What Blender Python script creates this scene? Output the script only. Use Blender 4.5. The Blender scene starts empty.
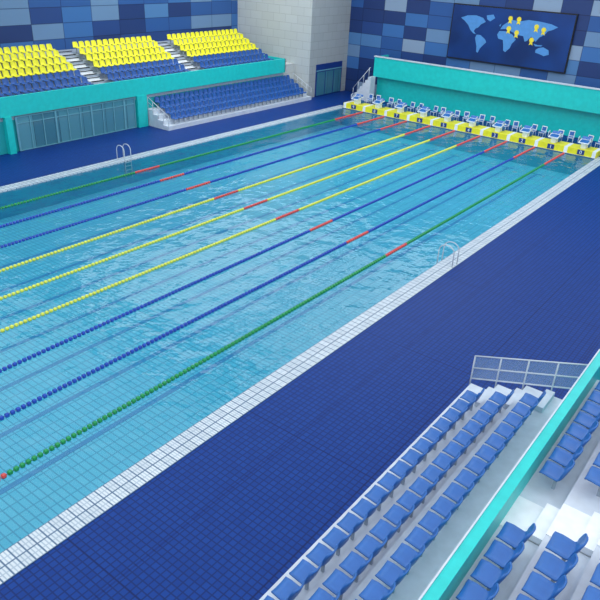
import bpy, math, random
import numpy as np
from mathutils import Vector, Matrix
random.seed(4)
S=bpy.context.scene
COL=S.collection
S.view_settings.view_transform='Standard'
S.view_settings.look='None'

# ------------------------------------------------------------------ colours / materials
def lin(c):
    c=c/255.0
    return c/12.92 if c<=0.04045 else ((c+0.055)/1.055)**2.4
def rgb(r,g,b): return (lin(r),lin(g),lin(b),1.0)
def newmat(name):
    m=bpy.data.materials.new(name); m.use_nodes=True
    nt=m.node_tree; nt.nodes.clear()
    out=nt.nodes.new('ShaderNodeOutputMaterial'); bs=nt.nodes.new('ShaderNodeBsdfPrincipled')
    nt.links.new(bs.outputs[0],out.inputs[0])
    return m,nt,bs,out
def plain(name,c,rough=0.5,metal=0.0,var=0.06,scale=3.0,spec=0.5):
    m,nt,bs,out=newmat(name)
    tc=nt.nodes.new('ShaderNodeTexCoord'); n=nt.nodes.new('ShaderNodeTexNoise'); n.inputs['Scale'].default_value=scale
    nt.links.new(tc.outputs['Object'],n.inputs['Vector'])
    mr=nt.nodes.new('ShaderNodeMapRange'); mr.inputs['From Min'].default_value=0.3; mr.inputs['From Max'].default_value=0.7
    mr.inputs['To Min'].default_value=1-var; mr.inputs['To Max'].default_value=1+var
    nt.links.new(n.outputs['Fac'],mr.inputs['Value'])
    mx=nt.nodes.new('ShaderNodeVectorMath'); mx.operation='SCALE'; mx.inputs[0].default_value=c[:3]
    nt.links.new(mr.outputs[0],mx.inputs['Scale']); nt.links.new(mx.outputs[0],bs.inputs['Base Color'])
    bs.inputs['Roughness'].default_value=rough; bs.inputs['Metallic'].default_value=metal
    bs.inputs['Specular IOR Level'].default_value=spec
    return m
def swizzle(nt,order,sx=1,sy=1):
    tc=nt.nodes.new('ShaderNodeTexCoord'); sp=nt.nodes.new('ShaderNodeSeparateXYZ'); cb=nt.nodes.new('ShaderNodeCombineXYZ')
    nt.links.new(tc.outputs['Object'],sp.inputs[0])
    for i,a in enumerate(order): nt.links.new(sp.outputs['XYZ'.index(a)],cb.inputs[i])
    return cb
def brick(nt,vec,w,h,mortar,c1,c2,cm,offset=0.0,smooth=0.1):
    b=nt.nodes.new('ShaderNodeTexBrick'); b.inputs['Scale'].default_value=1.0
    b.inputs['Brick Width'].default_value=w; b.inputs['Row Height'].default_value=h
    b.inputs['Mortar Size'].default_value=mortar; b.inputs['Mortar Smooth'].default_value=smooth
    b.offset=offset; b.squash=1.0
    b.inputs['Color1'].default_value=c1; b.inputs['Color2'].default_value=c2; b.inputs['Mortar'].default_value=cm
    nt.links.new(vec.outputs[0],b.inputs['Vector'])
    return b
def mosaic(name,order,w,h):
    m,nt,bs,out=newmat(name); v=swizzle(nt,order)
    dv=nt.nodes.new('ShaderNodeVectorMath'); dv.operation='DIVIDE'; dv.inputs[1].default_value=(w,h,1)
    nt.links.new(v.outputs[0],dv.inputs[0])
    fl=nt.nodes.new('ShaderNodeVectorMath'); fl.operation='FLOOR'; nt.links.new(dv.outputs[0],fl.inputs[0])
    mz=nt.nodes.new('ShaderNodeVectorMath'); mz.operation='MULTIPLY'; mz.inputs[1].default_value=(1,1,0)
    nt.links.new(fl.outputs[0],mz.inputs[0])
    wn=nt.nodes.new('ShaderNodeTexWhiteNoise'); wn.noise_dimensions='3D'; nt.links.new(mz.outputs[0],wn.inputs['Vector'])
    cr=nt.nodes.new('ShaderNodeValToRGB'); cr.color_ramp.interpolation='CONSTANT'
    cols=[(0,rgb(28,56,114)),(0.22,rgb(42,88,154)),(0.42,rgb(58,110,174)),(0.58,rgb(34,68,132)),(0.72,rgb(106,140,180)),(0.84,rgb(140,162,190)),(0.92,rgb(78,126,180))]
    el=cr.color_ramp.elements
    el[0].position=0; el[0].color=cols[0][1]; el[1].position=cols[1][0]; el[1].color=cols[1][1]
    for p,c in cols[2:]:
        e=el.new(p); e.color=c
    nt.links.new(wn.outputs['Value'],cr.inputs[0])
    b=brick(nt,v,w,h,0.035,(1,1,1,1),(1,1,1,1),(0.35,0.4,0.5,1))
    mu=nt.nodes.new('ShaderNodeMix'); mu.data_type='RGBA'; mu.blend_type='MULTIPLY'; mu.inputs[0].default_value=1
    nt.links.new(cr.outputs[0],mu.inputs[6]); nt.links.new(b.outputs[0],mu.inputs[7]); nt.links.new(mu.outputs[2],bs.inputs['Base Color'])
    bs.inputs['Roughness'].default_value=0.45
    return m

M={}
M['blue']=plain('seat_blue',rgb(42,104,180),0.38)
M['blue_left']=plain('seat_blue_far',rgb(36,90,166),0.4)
M['yellow']=plain('seat_yellow',rgb(240,236,40),0.4)
M['teal']=plain('teal_paint',rgb(26,206,202),0.4)
M['teal_dk']=plain('teal_wall',rgb(30,170,175),0.5)
M['white']=plain('white_concrete',rgb(208,218,230),0.6)
M['whitep']=plain('white_plastic',rgb(240,245,250),0.35)
M['grey']=plain('grey_concrete',rgb(160,172,186),0.7)
M['steel']=plain('steel',rgb(190,198,208),0.25,1.0)
M['steelp']=plain('painted_rail',rgb(205,212,222),0.35)
M['navy']=plain('navy_paint',rgb(24,56,130),0.4)
M['black']=plain('black_strip',rgb(18,20,26),0.6)
M['yel_block']=plain('yellow_block',rgb(240,232,40),0.4)
M['r_blue']=plain('rope_blue',rgb(24,72,180),0.35)
M['r_green']=plain('rope_green',rgb(20,150,80),0.35)
M['r_yellow']=plain('rope_yellow',rgb(222,228,84),0.35)
M['r_red']=plain('rope_red',rgb(220,80,76),0.35)
M['lane']=plain('lane_line_tile',rgb(60,146,194),0.5)
M['map']=plain('map_blue',rgb(84,148,214),0.4)
M['medal']=plain('medal_yellow',rgb(250,225,60),0.4)
M['frame']=plain('door_frame',rgb(120,185,200),0.4,0.3)
M['ceil']=plain('ceiling_white',rgb(225,230,235),0.8)
m,nt,bs,out=newmat('screen_navy'); tc=nt.nodes.new('ShaderNodeTexCoord'); n=nt.nodes.new('ShaderNodeTexNoise'); n.inputs['Scale'].default_value=0.25
cr=nt.nodes.new('ShaderNodeValToRGB'); cr.color_ramp.elements[0].color=rgb(10,38,92); cr.color_ramp.elements[1].color=rgb(16,60,130); cr.color_ramp.elements[0].position=.35; cr.color_ramp.elements[1].position=.7
nt.links.new(tc.outputs['Object'],n.inputs['Vector']); nt.links.new(n.outputs['Fac'],cr.inputs[0]); nt.links.new(cr.outputs[0],bs.inputs['Base Color']); nt.links.new(cr.outputs[0],bs.inputs['Emission Color'])
bs.inputs['Emission Strength'].default_value=0.2; bs.inputs['Roughness'].default_value=0.3; M['screen']=m
m,nt,bs,out=newmat('dark_glass'); v=swizzle(nt,'YZX'); b=brick(nt,v,2.14,2.6,0.02,rgb(62,120,142),rgb(92,156,174),rgb(40,70,84)); nt.links.new(b.outputs[0],bs.inputs['Base Color'])
bs.inputs['Roughness'].default_value=0.08; M['glass']=m
m,nt,bs,out=newmat('rail_glass'); bs.inputs['Base Color'].default_value=rgb(170,200,230); bs.inputs['Alpha'].default_value=0.22; bs.inputs['Roughness'].default_value=0.1; M['railglass']=m
M['mos_l']=mosaic('mosaic_panels_left','YZX',3.0,1.25)
M['mos_b']=mosaic('mosaic_panels_back','XZY',2.6,1.25)
def stone(name,order,c):
    m,nt,bs,out=newmat(name); v=swizzle(nt,order)
    c2=tuple(x*0.93 for x in c[:3])+(1,); b=brick(nt,v,1.6,0.8,0.02,c,c2,tuple(x*0.72 for x in c[:3])+(1,),0.5)
    nt.links.new(b.outputs[0],bs.inputs['Base Color']); bs.inputs['Roughness'].default_value=0.7; return m
M['stone_x']=stone('stone_blocks_front','XZY',rgb(198,204,204)); M['stone_y']=stone('stone_blocks_side_shaded','YZX',rgb(172,178,180))  # one grey stone; the side face's shade is put into its darker colour
# deck
m,nt,bs,out=newmat('deck_blue_mat'); v=swizzle(nt,'XYZ')
b=brick(nt,v,0.2,0.2,0.026,rgb(5,54,132),rgb(10,60,140),rgb(8,40,102),0.0,0.6)
b2=brick(nt,v,2.9,7.2,0.03,(1,1,1,1),(1,1,1,1),(0.6,0.65,0.75,1))
mu=nt.nodes.new('ShaderNodeMix'); mu.data_type='RGBA'; mu.blend_type='MULTIPLY'; mu.inputs[0].default_value=1
nt.links.new(b.outputs[0],mu.inputs[6]); nt.links.new(b2.outputs[0],mu.inputs[7])
nt.links.new(mu.outputs[2],bs.inputs['Base Color'])
bm=nt.nodes.new('ShaderNodeBump'); bm.inputs['Strength'].default_value=0.1; bm.inputs['Distance'].default_value=0.02; nt.links.new(b.outputs['Fac'],bm.inputs['Height']); bm.invert=True
nt.links.new(bm.outputs[0],bs.inputs['Normal'])
bs.inputs['Roughness'].default_value=0.5; bs.inputs['Specular IOR Level'].default_value=0.18; M['deck']=m
def gutter(name,order):
    m,nt,bs,out=newmat(name); v=swizzle(nt,order)
    b=brick(nt,v,0.44,0.3,0.025,rgb(212,220,226),rgb(196,206,214),rgb(100,128,156),0.0,0.2)
    b2=brick(nt,v,0.22,0.1,0.018,(1,1,1,1),(1,1,1,1),(0.6,0.68,0.76,1))
    mu=nt.nodes.new('ShaderNodeMix'); mu.data_type='RGBA'; mu.blend_type='MULTIPLY'; mu.inputs[0].default_value=1
    nt.links.new(b.outputs[0],mu.inputs[6]); nt.links.new(b2.outputs[0],mu.inputs[7]); nt.links.new(mu.outputs[2],bs.inputs['Base Color'])
    bs.inputs['Roughness'].default_value=0.4; return m
M['gut']=gutter('gutter_tiles','XYZ')
m,nt,bs,out=newmat('pool_tiles'); v=swizzle(nt,'XYZ')
b=brick(nt,v,0.5,0.25,0.026,rgb(92,196,220),rgb(104,202,224),rgb(68,164,196),0.0,0.2)
nt.links.new(b.outputs[0],bs.inputs['Base Color']); bs.inputs['Roughness'].default_value=0.4; M['pool']=m
m,nt,bs,out=newmat('pool_water'); nt.nodes.remove(bs)
tr=nt.nodes.new('ShaderNodeBsdfTransparent'); tr.inputs[0].default_value=(0.80,0.94,0.97,1)
gl=nt.nodes.new('ShaderNodeBsdfGlossy'); gl.inputs['Roughness'].default_value=0.05; gl.inputs['Color'].default_value=(1,1,1,1)
fr=nt.nodes.new('ShaderNodeFresnel'); fr.inputs[0].default_value=1.33
mi=nt.nodes.new('ShaderNodeMixShader'); tc=nt.nodes.new('ShaderNodeTexCoord')
n=nt.nodes.new('ShaderNodeTexNoise'); n.inputs['Scale'].default_value=0.8; n.inputs['Detail'].default_value=3
nt.links.new(tc.outputs['Object'],n.inputs['Vector'])
bm=nt.nodes.new('ShaderNodeBump'); bm.inputs['Strength'].default_value=0.8; bm.inputs['Distance'].default_value=0.17; nt.links.new(n.outputs['Fac'],bm.inputs['Height'])
nt.links.new(bm.outputs[0],gl.inputs['Normal']); nt.links.new(bm.outputs[0],fr.inputs['Normal'])
nt.links.new(fr.outputs[0],mi.inputs[0]); nt.links.new(tr.outputs[0],mi.inputs[1]); nt.links.new(gl.outputs[0],mi.inputs[2]); nt.links.new(mi.outputs[0],out.inputs[0]); M['water']=m

# ------------------------------------------------------------------ mesh builder
class MB:
    def __init__(s): s.v=[];s.f=[];s.mi=[];s.mats=[];s.sm=[]
    def slot(s,m):
        if m not in s.mats: s.mats.append(m)
        return s.mats.index(m)
    def add(s,V,F,mat,smooth=False):
        o=len(s.v); s.v.extend([tuple(p) for p in V]); k=s.slot(mat)
        for f in F: s.f.append([i+o for i in f]); s.mi.append(k); s.sm.append(smooth)
    def box(s,x0,x1,y0,y1,z0,z1,mat):
        V=[(x,y,z) for x in (x0,x1) for y in (y0,y1) for z in (z0,z1)]
        F=[(0,1,3,2),(4,6,7,5),(0,4,5,1),(2,3,7,6),(0,2,6,4),(1,5,7,3)]
        s.add(V,F,mat)
    def prism(s,pts,y0,y1,mat,axis='y'):
        n=len(pts)
        if axis=='y': V=[(p[0],y0,p[1]) for p in pts]+[(p[0],y1,p[1]) for p in pts]
        else: V=[(y0,p[0],p[1]) for p in pts]+[(y1,p[0],p[1]) for p in pts]
        F=[tuple(range(n)),tuple(range(2*n-1,n-1,-1))]+[(i,(i+1)%n,(i+1)%n+n,i+n) for i in range(n)]
        s.add(V,F,mat)
    def tube(s,pts,r,mat,seg=8):
        pts=[Vector(p) for p in pts]; V=[];F=[]
        for i,p in enumerate(pts):
            a=pts[max(i-1,0)];b=pts[min(i+1,len(pts)-1)]; t=(b-a).normalized()
            ref=Vector((0,0,1)) if abs(t.z)<0.9 else Vector((0,1,0)) if abs(t.y)<.9 else Vector((1,0,0))
            if i==0: n1=t.cross(ref).normalized()
            else: n1=(n1-t*n1.dot(t)).normalized()
            n2=t.cross(n1)
            for k in range(seg):
                an=2*math.pi*k/seg; V.append(p+(n1*math.cos(an)+n2*math.sin(an))*r)
        for i in range(len(pts)-1):
            for k in range(seg):
                F.append((i*seg+k,i*seg+(k+1)%seg,(i+1)*seg+(k+1)%seg,(i+1)*seg+k))
        F.append(tuple(range(seg-1,-1,-1))); F.append(tuple(range((len(pts)-1)*seg,len(pts)*seg)))
        s.add(V,F,mat,True)
    def obj(s,name,parent=None):
        me=bpy.data.meshes.new(name); me.from_pydata(s.v,[],s.f)
        for m in s.mats: me.materials.append(m)
        me.polygons.foreach_set('material_index',s.mi); me.polygons.foreach_set('use_smooth',s.sm); me.update()
        import bmesh
        b=bmesh.new(); b.from_mesh(me); bmesh.ops.recalc_face_normals(b,faces=b.faces); b.to_mesh(me); b.free()
        o=bpy.data.objects.new(name,me); COL.objects.link(o)
        if parent: o.parent=parent
        return o
def empty(name,loc=(0,0,0)):
    e=bpy.data.objects.new(name,None); e.empty_display_size=0.5; e.location=loc; COL.objects.link(e); return e
def boxobj(name,x0,x1,y0,y1,z0,z1,mat,parent=None):
    b=MB(); b.box(x0,x1,y0,y1,z0,z1,mat); return b.obj(name,parent)

# ------------------------------------------------------------------ seat template (faces -x)
def seat_template():
    prof=[(-.255,.395,.22),(-.245,.445,.245),(-.11,.447,.258),(.04,.425,.258),(.13,.43,.258),(.19,.485,.258),(.225,.60,.254),(.262,.73,.246),(.288,.82,.222),(.296,.855,.16)]
    nu=7; V=[];F=[]
    for j,(x,z,w) in enumerate(prof):
        for i in range(nu):
            t=-1+2*i/(nu-1); e=abs(t)**3
            back=min(1,max(0,(j-3)/3)); 
            V.append((x-e*0.06*back, t*w, z+e*0.04*(1-back)))
    for j in range(len(prof)-1):
        for i in range(nu-1): a=j*nu+i; F.append((a,a+1,a+nu+1,a+nu))
    me=bpy.data.meshes.new('t'); me.from_pydata(V,[],F); o=bpy.data.objects.new('t',me); COL.objects.link(o)
    md=o.modifiers.new('s','SOLIDIFY'); md.thickness=0.032; md.offset=0
    dg=bpy.context.evaluated_depsgraph_get(); me2=bpy.data.meshes.new_from_object(o.evaluated_get(dg))
    V=[tuple(v.co) for v in me2.vertices]; F=[tuple(p.vertices) for p in me2.polygons]
    bpy.data.objects.remove(o); return V,F
SV,SF=seat_template()
def put_seat(mb,x,y,z,flip,mat,sup,sc=1.0,wy=1.0):
    s=-1 if flip else 1
    V=[(x+s*a*sc,y+s*b*sc*wy,z+c*(1+(sc-1)*.5)) for a,b,c in SV]; mb.add(V,SF,mat,True)
    for (x0,x1,z0,z1) in ((0.02,.10,0,.42),(-.12,.14,.38,.42)):
        xa,xb=sorted((x+s*x0,x+s*x1)); mb.box(xa,xb,y-.03,y+.03,z+z0,z+z1,sup)

# ------------------------------------------------------------------ room shell
GW=0.88
fl=MB()
fl.box(GW,22,-64,10,-0.4,0,M['deck']); fl.box(-40.3,-25-GW,-64,10,-0.4,0,M['deck'])
fl.box(-25-GW,GW,GW,10,-0.4,0,M['deck']); fl.box(-25-GW,GW,-64,-55-GW,-0.4,0,M['deck'])
fl.obj('floor')
boxobj('wall_left',-40.6,-40.3,-64,1.0,0,15.5,M['mos_l'])
boxobj('wall_back',-30.2,22,8.0,8.3,0,15.5,M['mos_b'])
st=MB()
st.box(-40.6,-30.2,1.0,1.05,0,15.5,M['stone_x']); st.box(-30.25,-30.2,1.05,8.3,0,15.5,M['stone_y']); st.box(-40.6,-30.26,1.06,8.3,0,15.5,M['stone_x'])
st.box(-33.2,-32.2,-.78,1.0,0,3.3,M['stone_x'])
st.obj('wall_corner')
boxobj('ceiling',-40.6,22,-64,8.3,15.5,15.8,M['ceil'])
d=MB(); d.box(-30.19,-30.12,2.2,7.0,0.02,3.3,M['navy']); 
for k in range(3): d.box(-30.13,-30.09,2.35+k*1.55,2.35+k*1.55+1.4,0.1,2.5,M['glass'])
d.box(-30.13,-30.08,2.2,7.0,2.6,2.7,M['frame'])
d.obj('door_1')

# ------------------------------------------------------------------ pool
pool=empty('swimming_pool')
b=MB()
b.box(-25,0,-55,0,-2.0,-1.7,M['pool'])
b.box(-25.3,-25,-55.3,.3,-2.0,-0.06,M['pool']); b.box(0,0.3,-55.3,.3,-2.0,-0.06,M['pool'])
b.box(-25,0,0,.3,-2.0,-0.06,M['pool']); b.box(-25,0,-55.3,-55,-2.0,-0.06,M['pool'])
b.obj('basin',pool)
b=MB()
for i in range(10):
    x=-1.25-2.5*i
    b.box(x-.11,x+.11,-53,-2,-1.7,-1.69,M['lane']); 
    for y in (-53,-2): b.box(x-.45,x+.45,y-.11,y+.11,-1.69,-1.685,M['lane'])
b.obj('lane_lines',pool)
g=MB()
g.box(0,GW,-55-GW,GW,-.06,.02,M['gut']); g.box(-25-GW,-25,-55-GW,GW,-.06,.02,M['gut'])
g.box(-25,0,0,GW,-.06,.02,M['gut']); g.box(-25,0,-55-GW,-55,-.06,.02,M['gut'])
g.obj('overflow_gutter',pool)
me=bpy.data.meshes.new('water'); me.from_pydata([(-25,-55,-.04),(0,-55,-.04),(0,0,-.04),(-25,0,-.04)],[],[(0,1,2,3)]); me.materials.append(M['water'])
o=bpy.data.objects.new('water',me); COL.objects.link(o); o.parent=pool

def bead(y,x,mb,mat):
    seg=8; V=[];rings=[(-.075,.05),(-.045,.084),(.045,.084),(.075,.05)]
    for dy,r in rings:
        for k in range(seg):
            a=2*math.pi*k/seg; V.append((x+math.cos(a)*r,y+dy,math.sin(a)*r-.01))
    F=[(i*seg+k,i*seg+(k+1)%seg,(i+1)*seg+(k+1)%seg,(i+1)*seg+k) for i in range(3) for k in range(seg)]
    F+= [tuple(range(seg)),tuple(range(3*seg,4*seg))]
    mb.add(V,F,mat,False)
rc=['r_green','r_blue','r_blue','r_yellow','r_yellow','r_yellow','r_blue','r_blue','r_green']
for i,c in enumerate(rc):
    mb=MB(); x=-2.5*(i+1)
    mb.tube([(x,-54.95,-.02),(x,-.05,-.02)],.012,M['steel'],6)
    y=-54.8
    while y<-.15:
        red = y>-4.8 or y<-50 or abs(y+27.5)<1.1
        bead(y,x,mb,M['r_red'] if red else M[c]); y+=.2
    mb.obj('lane_rope')

def ladder(x,y,s):
    mb=MB()
    for dy in (-.28,.28):
        pts=[(x-s*.12,y+dy,-1.2),(x-s*.12,y+dy,.7)]
        for k in range(1,9):
            a=math.pi*k/8; pts.append((x+s*(.3-.42*math.cos(a)),y+dy,.75+.35*math.sin(a)))
        pts+=[(x+s*.72,y+dy,.02)]
        mb.tube(pts,.028,M['steelp'],8)
        mb.tube([(x+s*.72,y+dy,.02),(x+s*.72,y+dy,.06)],.06,M['steelp'],10)
    for z in (-.95,-.65,-.35,-.1): mb.box(min(x-s*.16,x-s*.08),max(x-s*.16,x-s*.08),y-.28,y+.28,z-.02,z+.02,M['steelp'])
    mb.obj('pool_ladder')
ladder(0.05,-27.3,1); ladder(-25.05,-27.3,-1)

# ------------------------------------------------------------------ starting end: yellow bulkhead + blocks
bk=empty('start_bulkhead')
b=MB()
b.box(-25,0,.12,1.7,.02,.5,M['yel_block'])
for i in range(11):
    x=-2.5*i; x=min(max(x,-24.8),-.2)
    b.box(x-.14,x+.14,.09,1.72,.02,.505,M['whitep'])
for i in range(10):
    x=-1.25-2.5*i; b.box(x-.28,x+.28,.08,.12,.08,.46,M['navy'])
b.obj('platform',bk)
for i in range(10):
    x=-1.25-2.5*i
    p=MB()
    p.prism([(.45,.51),(.38,.98),(.5,1.05),(1.0,1.12),(1.1,.51)],x-.2,x+.2,M['whitep'],'x')
    p.prism([(.2,.96),(.2,1.03),(1.15,1.22),(1.15,1.14)],x-.42,x+.42,M['whitep'],'x')
    p.prism([(.25,1.04),(.25,1.05),(.85,1.175),(.85,1.16)],x-.34,x+.34,M['blue'],'x')
    p.prism([(.95,1.19),(1.13,1.38),(1.17,1.22)],x-.38,x+.38,M['blue'],'x')
    p.box(x-.3,x+.3,1.15,1.5,.51,.78,M['blue'])
    for sx in (-.46,.46):
        p.tube([(x+sx,.24,1.0),(x+sx,.24,1.38),(x+sx,.5,1.46),(x+sx,.72,1.12)],.03,M['steelp'])
    o=p.obj('starting_block')
    cu=bpy.data.curves.new('number','FONT'); cu.body=str(i); cu.size=.42; cu.extrude=.008; cu.align_x='CENTER'; cu.materials.append(M['whitep'])
    t=bpy.data.objects.new('number',cu); COL.objects.link(t); t.location=(x,.07,.13); t.rotation_euler=(math.pi/2,0,0); t.parent=bk

def chair(x,y,rot):
    mb=MB()
    for a in (-.2,.2):
        for c in (-.2,.2): mb.tube([(a*1.15,c*1.15,0),(a,c,.45)],.02,M['whitep'],6)
    mb.box(-.25,.25,-.25,.25,.44,.49,M['whitep']); mb.box(-.2,.2,-.2,.2,.49,.52,M['blue'])
    mb.prism([(.2,.47),(.25,.47),(.34,.98),(.29,.98)],-.24,.24,M['whitep'],'x')
    mb.prism([(.19,.6),(.2,.6),(.27,.92),(.25,.92)],-.18,.18,M['blue'],'x')
    o=mb.obj('officials_chair'); o.location=(x,y,0); o.rotation_euler=(0,0,rot)
for i in range(10):
    x=-1.25-2.5*i
    chair(x-.45,3.6+random.uniform(-.2,.2),random.uniform(-.3,.3)); chair(x+.45,3.7+random.uniform(-.2,.2),random.uniform(-.3,.3))

# ------------------------------------------------------------------ far gallery
g=empty('back_gallery')
b=MB(); b.box(-25.1,22,5.5,5.7,2.5,4.45,M['teal']); b.box(-25.1,-24.9,5.7,8,2.5,4.45,M['teal']); b.obj('parapet',g)
b=MB(); b.box(-25.15,22,5.42,5.78,4.45,4.55,M['white']); b.obj('parapet_cap',g)
b=MB(); b.box(-25.0,22,5.7,8.0,2.5,2.8,M['grey']); b.obj('slab',g)
b=MB(); b.box(-25.0,22,6.3,6.9,0,2.5,M['teal']); b.obj('lower_wall',g)
b=MB()
for k in range(7):
    b.box(-26.9+k*.3,-24.75,4.5,5.45,k*.36,(k+1)*.36,M['white'])
b.tube([(-26.9,4.5,1.1),(-24.9,4.5,3.5)],.03,M['steelp']); 
for k in range(4): b.tube([(-26.8+k*.6,4.5,.3+k*.72),(-26.8+k*.6,4.5,1.2+k*.72)],.025,M['steelp'])
b.obj('staircase',g)

sb=empty('video_scoreboard')
X0,X1,Z0,Z1=-18.0,-6.3,5.15,9.95
b=MB(); b.box(X0-.1,X1+.1,7.75,8.0,Z0-.1,Z1+.1,M['black']); b.obj('frame',sb)
b=MB(); b.box(X0,X1,7.72,7.75,Z0,Z1,M['screen']); b.obj('screen',sb)
conts=[
 [(.06,.80),(.12,.86),(.20,.88),(.27,.84),(.30,.76),(.26,.70),(.235,.62),(.215,.60),(.20,.54),(.225,.48),(.20,.49),(.165,.56),(.14,.66),(.10,.74)],
 [(.30,.90),(.36,.93),(.38,.86),(.34,.78),(.31,.82)],
 [(.235,.47),(.27,.47),(.32,.39),(.335,.33),(.31,.26),(.285,.18),(.27,.08),(.255,.10),(.25,.22),(.235,.32),(.225,.40)],
 [(.44,.60),(.50,.61),(.56,.56),(.60,.46),(.57,.36),(.56,.27),(.525,.17),(.505,.20),(.495,.33),(.485,.42),(.44,.44),(.425,.52)],
 [(.445,.64),(.46,.72),(.50,.80),(.54,.86),(.60,.84),(.68,.89),(.78,.88),(.88,.85),(.94,.80),(.90,.74),(.86,.70),(.84,.62),(.80,.56),(.775,.46),(.755,.50),(.73,.56),(.70,.46),(.68,.44),(.66,.55),(.62,.56),(.59,.50),(.57,.60),(.53,.63),(.50,.66)],
 [(.81,.34),(.85,.37),(.90,.32),(.91,.23),(.87,.19),(.83,.22),(.79,.24),(.79,.30)],
 [(.76,.42),(.80,.40),(.84,.41),(.83,.38),(.78,.37)],
 [(.43,.72),(.445,.76),(.44,.69)]]
b=MB()
for c in conts: b.prism([(X0+(X1-X0)*(0.02+u*.92),Z0+(Z1-Z0)*(.08+w*.86)) for u,w in c],7.69,7.72,M['map'])
b.obj('world_map',sb)
b=MB()
for u,w in [(.50,.84),(.57,.84),(.50,.66),(.57,.60),(.72,.74),(.78,.70),(.70,.50)]:
    cx=X0+(X1-X0)*u; cz=Z0+(Z1-Z0)*w
    b.prism([(cx+.21*math.cos(k*math.pi/8),cz+.21*math.sin(k*math.pi/8)) for k in range(16)],7.655,7.69,M['medal'])
    b.prism([(cx-.12,cz-.2),(cx+.12,cz-.2),(cx+.17,cz-.45),(cx,cz-.35),(cx-.17,cz-.45)],7.66,7.69,M['medal'])
b.obj('medal_icons',sb)

# ------------------------------------------------------------------ left stands
ls=empty('left_grandstand')
E1=-.9; Y0=-50
rows=[(-29.9,.35),(-30.55,.7),(-31.2,1.05),(-31.8,1.4)]
b=MB()
for k,(x,z) in enumerate(rows):
    b.box(-32.2,x+.42,-19.3,E1+1.6,0 if k==0 else rows[k-1][1],z,M['white'])
b.obj('lower_steps',ls)
b=MB()
for x,z in rows:
    y=-18.2
    while y<-.2:
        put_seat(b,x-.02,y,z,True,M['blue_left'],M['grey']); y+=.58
b.obj('lower_seats',ls)
b=MB()
for yy in (-19.25,E1+1.5):
    b.tube([(-29.5,yy,1.2),(-32,yy,2.4)],.03,M['steelp']); b.tube([(-29.5,yy,.8),(-32,yy,2.0)],.02,M['steelp'])
    for k in range(5): 
        t=k/4; b.tube([(-29.5-2.5*t,yy,.2+1.2*t),(-29.5-2.5*t,yy,1.2+1.2*t)],.025,M['steelp'])
b.obj('end_railings',ls)
b=MB(); b.box(-33,-32.2,-64,-.8,0,2.6,M['teal_dk']); b.obj('lower_wall',ls)
b=MB()
b.box(-32.2,-32.12,-31.3,-20.6,.02,2.5,M['glass'])
y=-31.3
k=0
while y<-20.5:
    w=.07 if k%3==0 else .03
    b.box(-32.12,-32.05,y-w,y+w,.02,2.5,M['frame']); y+=1.07; k+=1
for z in (.05,2.0,2.45): b.box(-32.11,-32.06,-31.3,-20.6,z-.03,z+.03,M['frame'])
b.obj('glass_doors',ls)
b=MB()
for y in (-32,-38,-44,-50): b.box(-32.2,-31.8,y-.25,y+.25,0,2.6,M['teal'])
b.box(-32.2,-31.9,-20.4,-19.4,0,2.6,M['teal'])
b.obj('pillars',ls)
b=MB(); b.box(-32.15,-31.95,-64,E1+.1,2.6,3.95,M['teal']); b.box(-40,-31.95,E1,E1+.1,2.6,3.95,M['teal']); b.obj('parapet',ls)
b=MB(); b.box(-40.3,-32.15,-64,E1,2.3,2.95,M['grey']); b.box(-40.3,-33.2,E1,1,2.3,2.6,M['grey'])
up=[(-32.75-.87*k,2.95+.4*k) for k in range(7)]
for k,(x,z) in enumerate(up):
    if k: b.box(-40.3,x+.5,-64,E1,up[k-1][1],z,M['grey'])
b.obj('upper_steps',ls)
aisles=[(-23.2,-22.0),(-12.6,-11.4)]
b=MB()
for a0,a1 in aisles:
    for k,(x,z) in enumerate(up):
        b.box(x-.38,x+.5,a0,a1,z,z+.015,M['whitep'])
        if k<6: b.box(x-.37,x-.05,a0,a1,z,z+.2,M['whitep'])
        b.box(x+.34,x+.52,a0,a1,z-.02,z+.03,M['black']); b.box(x-.12,x-.0,a0,a1,z+.18,z+.23,M['black'])
b.obj('aisle_steps',ls)
bb=MB(); by=MB()
for k,(x,z) in enumerate(up):
    y=Y0
    while y<E1-.4:
        if not any(a0-.28<y<a1+.28 for a0,a1 in aisles):
            if k>=3: put_seat(by,x-.02,y,z,True,M['yellow'],M['grey'],1.08,.92)
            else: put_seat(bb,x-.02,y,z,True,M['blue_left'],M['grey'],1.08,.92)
        y+=.62
bb.obj('upper_seats_blue',ls); by.obj('upper_seats_yellow',ls)

# ------------------------------------------------------------------ right stands
rs=empty('right_grandstand')
RE=-37.1; RN=-62
rows=[(6.78,.4),(7.73,.8),(8.68,1.2)]
b=MB()
for k,(x,z) in enumerate(rows):
    b.box(x-.62,9.85,RN,RE,0 if k==0 else rows[k-1][1],z,M['white'])
for k,(x,z) in enumerate(rows): 
    b.box(x+.05,x+.34,RE-1.2,RE-.05,z,z+.2,M['white'])
b.obj('lower_steps',rs)
b=MB()
for x,z in rows:
    y=-38.6
    while y>-56:
        put_seat(b,x,y,z,False,M['blue'],M['grey'],1.16,.95); y-=.66
b.obj('lower_seats',rs)
b=MB(); b.box(9.85,10.12,RN,RE+.6,0,3.1,M['teal']); b.obj('parapet',rs)
b=MB(); b.box(9.82,9.86,RN,RE+.62,2.98,3.13,M['white']); b.obj('parapet_trim',rs)
b=MB()
def railz(x): return .4+1.25*(x-6.1)/3.7
for off in (1.15,.65,.2):
    b.tube([(6.12,RE+.0,railz(6.1)+off),(9.8,RE+.0,railz(9.8)+off)],.028,M['steelp'])
for k in range(5):
    x=6.12+k*.92; b.tube([(x,RE,railz(x)-.2),(x,RE,railz(x)+1.15)],.028,M['steelp'])
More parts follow.
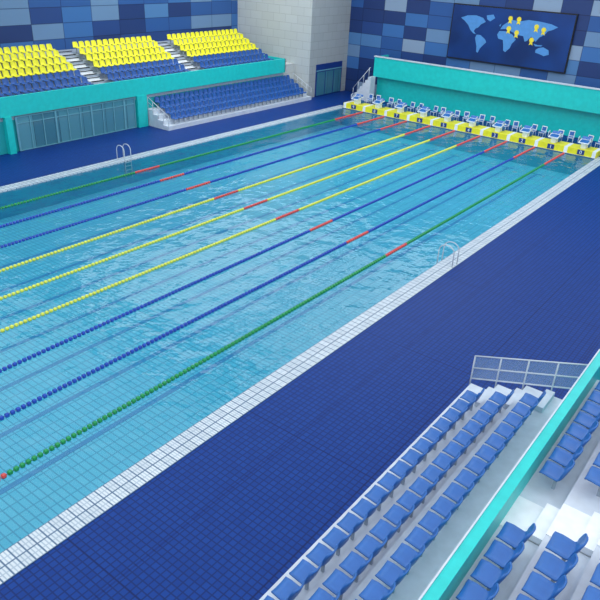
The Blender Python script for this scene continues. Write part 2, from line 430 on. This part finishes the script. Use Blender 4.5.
b.prism([(6.14,railz(6.1)+.22),(9.8,railz(9.8)+.22),(9.8,railz(9.8)+1.1),(6.14,railz(6.1)+1.1)],RE-.008,RE+.008,M['railglass'])
b.obj('end_railing',rs)
up=[(10.72,2.4),(11.72,2.8),(12.72,3.2),(13.72,3.6)]
b=MB()
for k,(x,z) in enumerate(up):
    b.box(x-.6,16,RN,RE,0 if k==0 else up[k-1][1],z,M['white'])
b.obj('upper_steps',rs)
b=MB()
a0,a1=-44.9,-43.7
for k,(x,z) in enumerate(up):
    b.box(x-.6,x+.4,a0,a1,z,z+.02,M['whitep']); b.box(x+.06,x+.4,a0,a1,z,z+.2,M['whitep'])
b.obj('aisle_steps',rs)
b=MB()
for x,z in up[:3]:
    y=-37.6
    while y>-56:
        if not(a0-.28<y<a1+.28): put_seat(b,x-.1,y,z,False,M['blue'],M['grey'],1.18,.95)
        y-=.66
b.obj('upper_seats',rs)

# ------------------------------------------------------------------ lights
def area(name,x,y,sx,sy,e):
    l=bpy.data.lights.new(name,'AREA'); l.shape='RECTANGLE'; l.size=sx; l.size_y=sy; l.energy=e; l.color=(1,.995,.975)
    o=bpy.data.objects.new(name,l); o.location=(x,y,15.3); COL.objects.link(o)
for x,e in ((-31,3300),(-9.5,3300),(12,2900)):
    area('ceiling_light',x,-46.5,21,34,e*.9)
    area('ceiling_light',x,-10,19,30,e*1.05)
w=bpy.data.worlds.new('world'); S.world=w; w.use_nodes=True
w.node_tree.nodes['Background'].inputs[0].default_value=(.88,.95,1,1); w.node_tree.nodes['Background'].inputs[1].default_value=0.62

# ------------------------------------------------------------------ camera
yaw,pitch,roll,f=-0.6359,0.4895,0.0512,657.784
fw=Vector((math.sin(yaw)*math.cos(pitch),math.cos(yaw)*math.cos(pitch),-math.sin(pitch)))
rt=fw.cross(Vector((0,0,1))).normalized(); upv=rt.cross(fw)
r2=rt*math.cos(roll)+upv*math.sin(roll); u2=-rt*math.sin(roll)+upv*math.cos(roll)
c=bpy.data.cameras.new('camera'); c.sensor_width=36; c.lens=f/600*36; c.clip_end=500
co=bpy.data.objects.new('camera',c); COL.objects.link(co)
mt=Matrix((r2,u2,-fw)).transposed().to_4x4(); mt.translation=Vector((12.7981,-56.7732,13.9826)); co.matrix_world=mt
S.camera=co
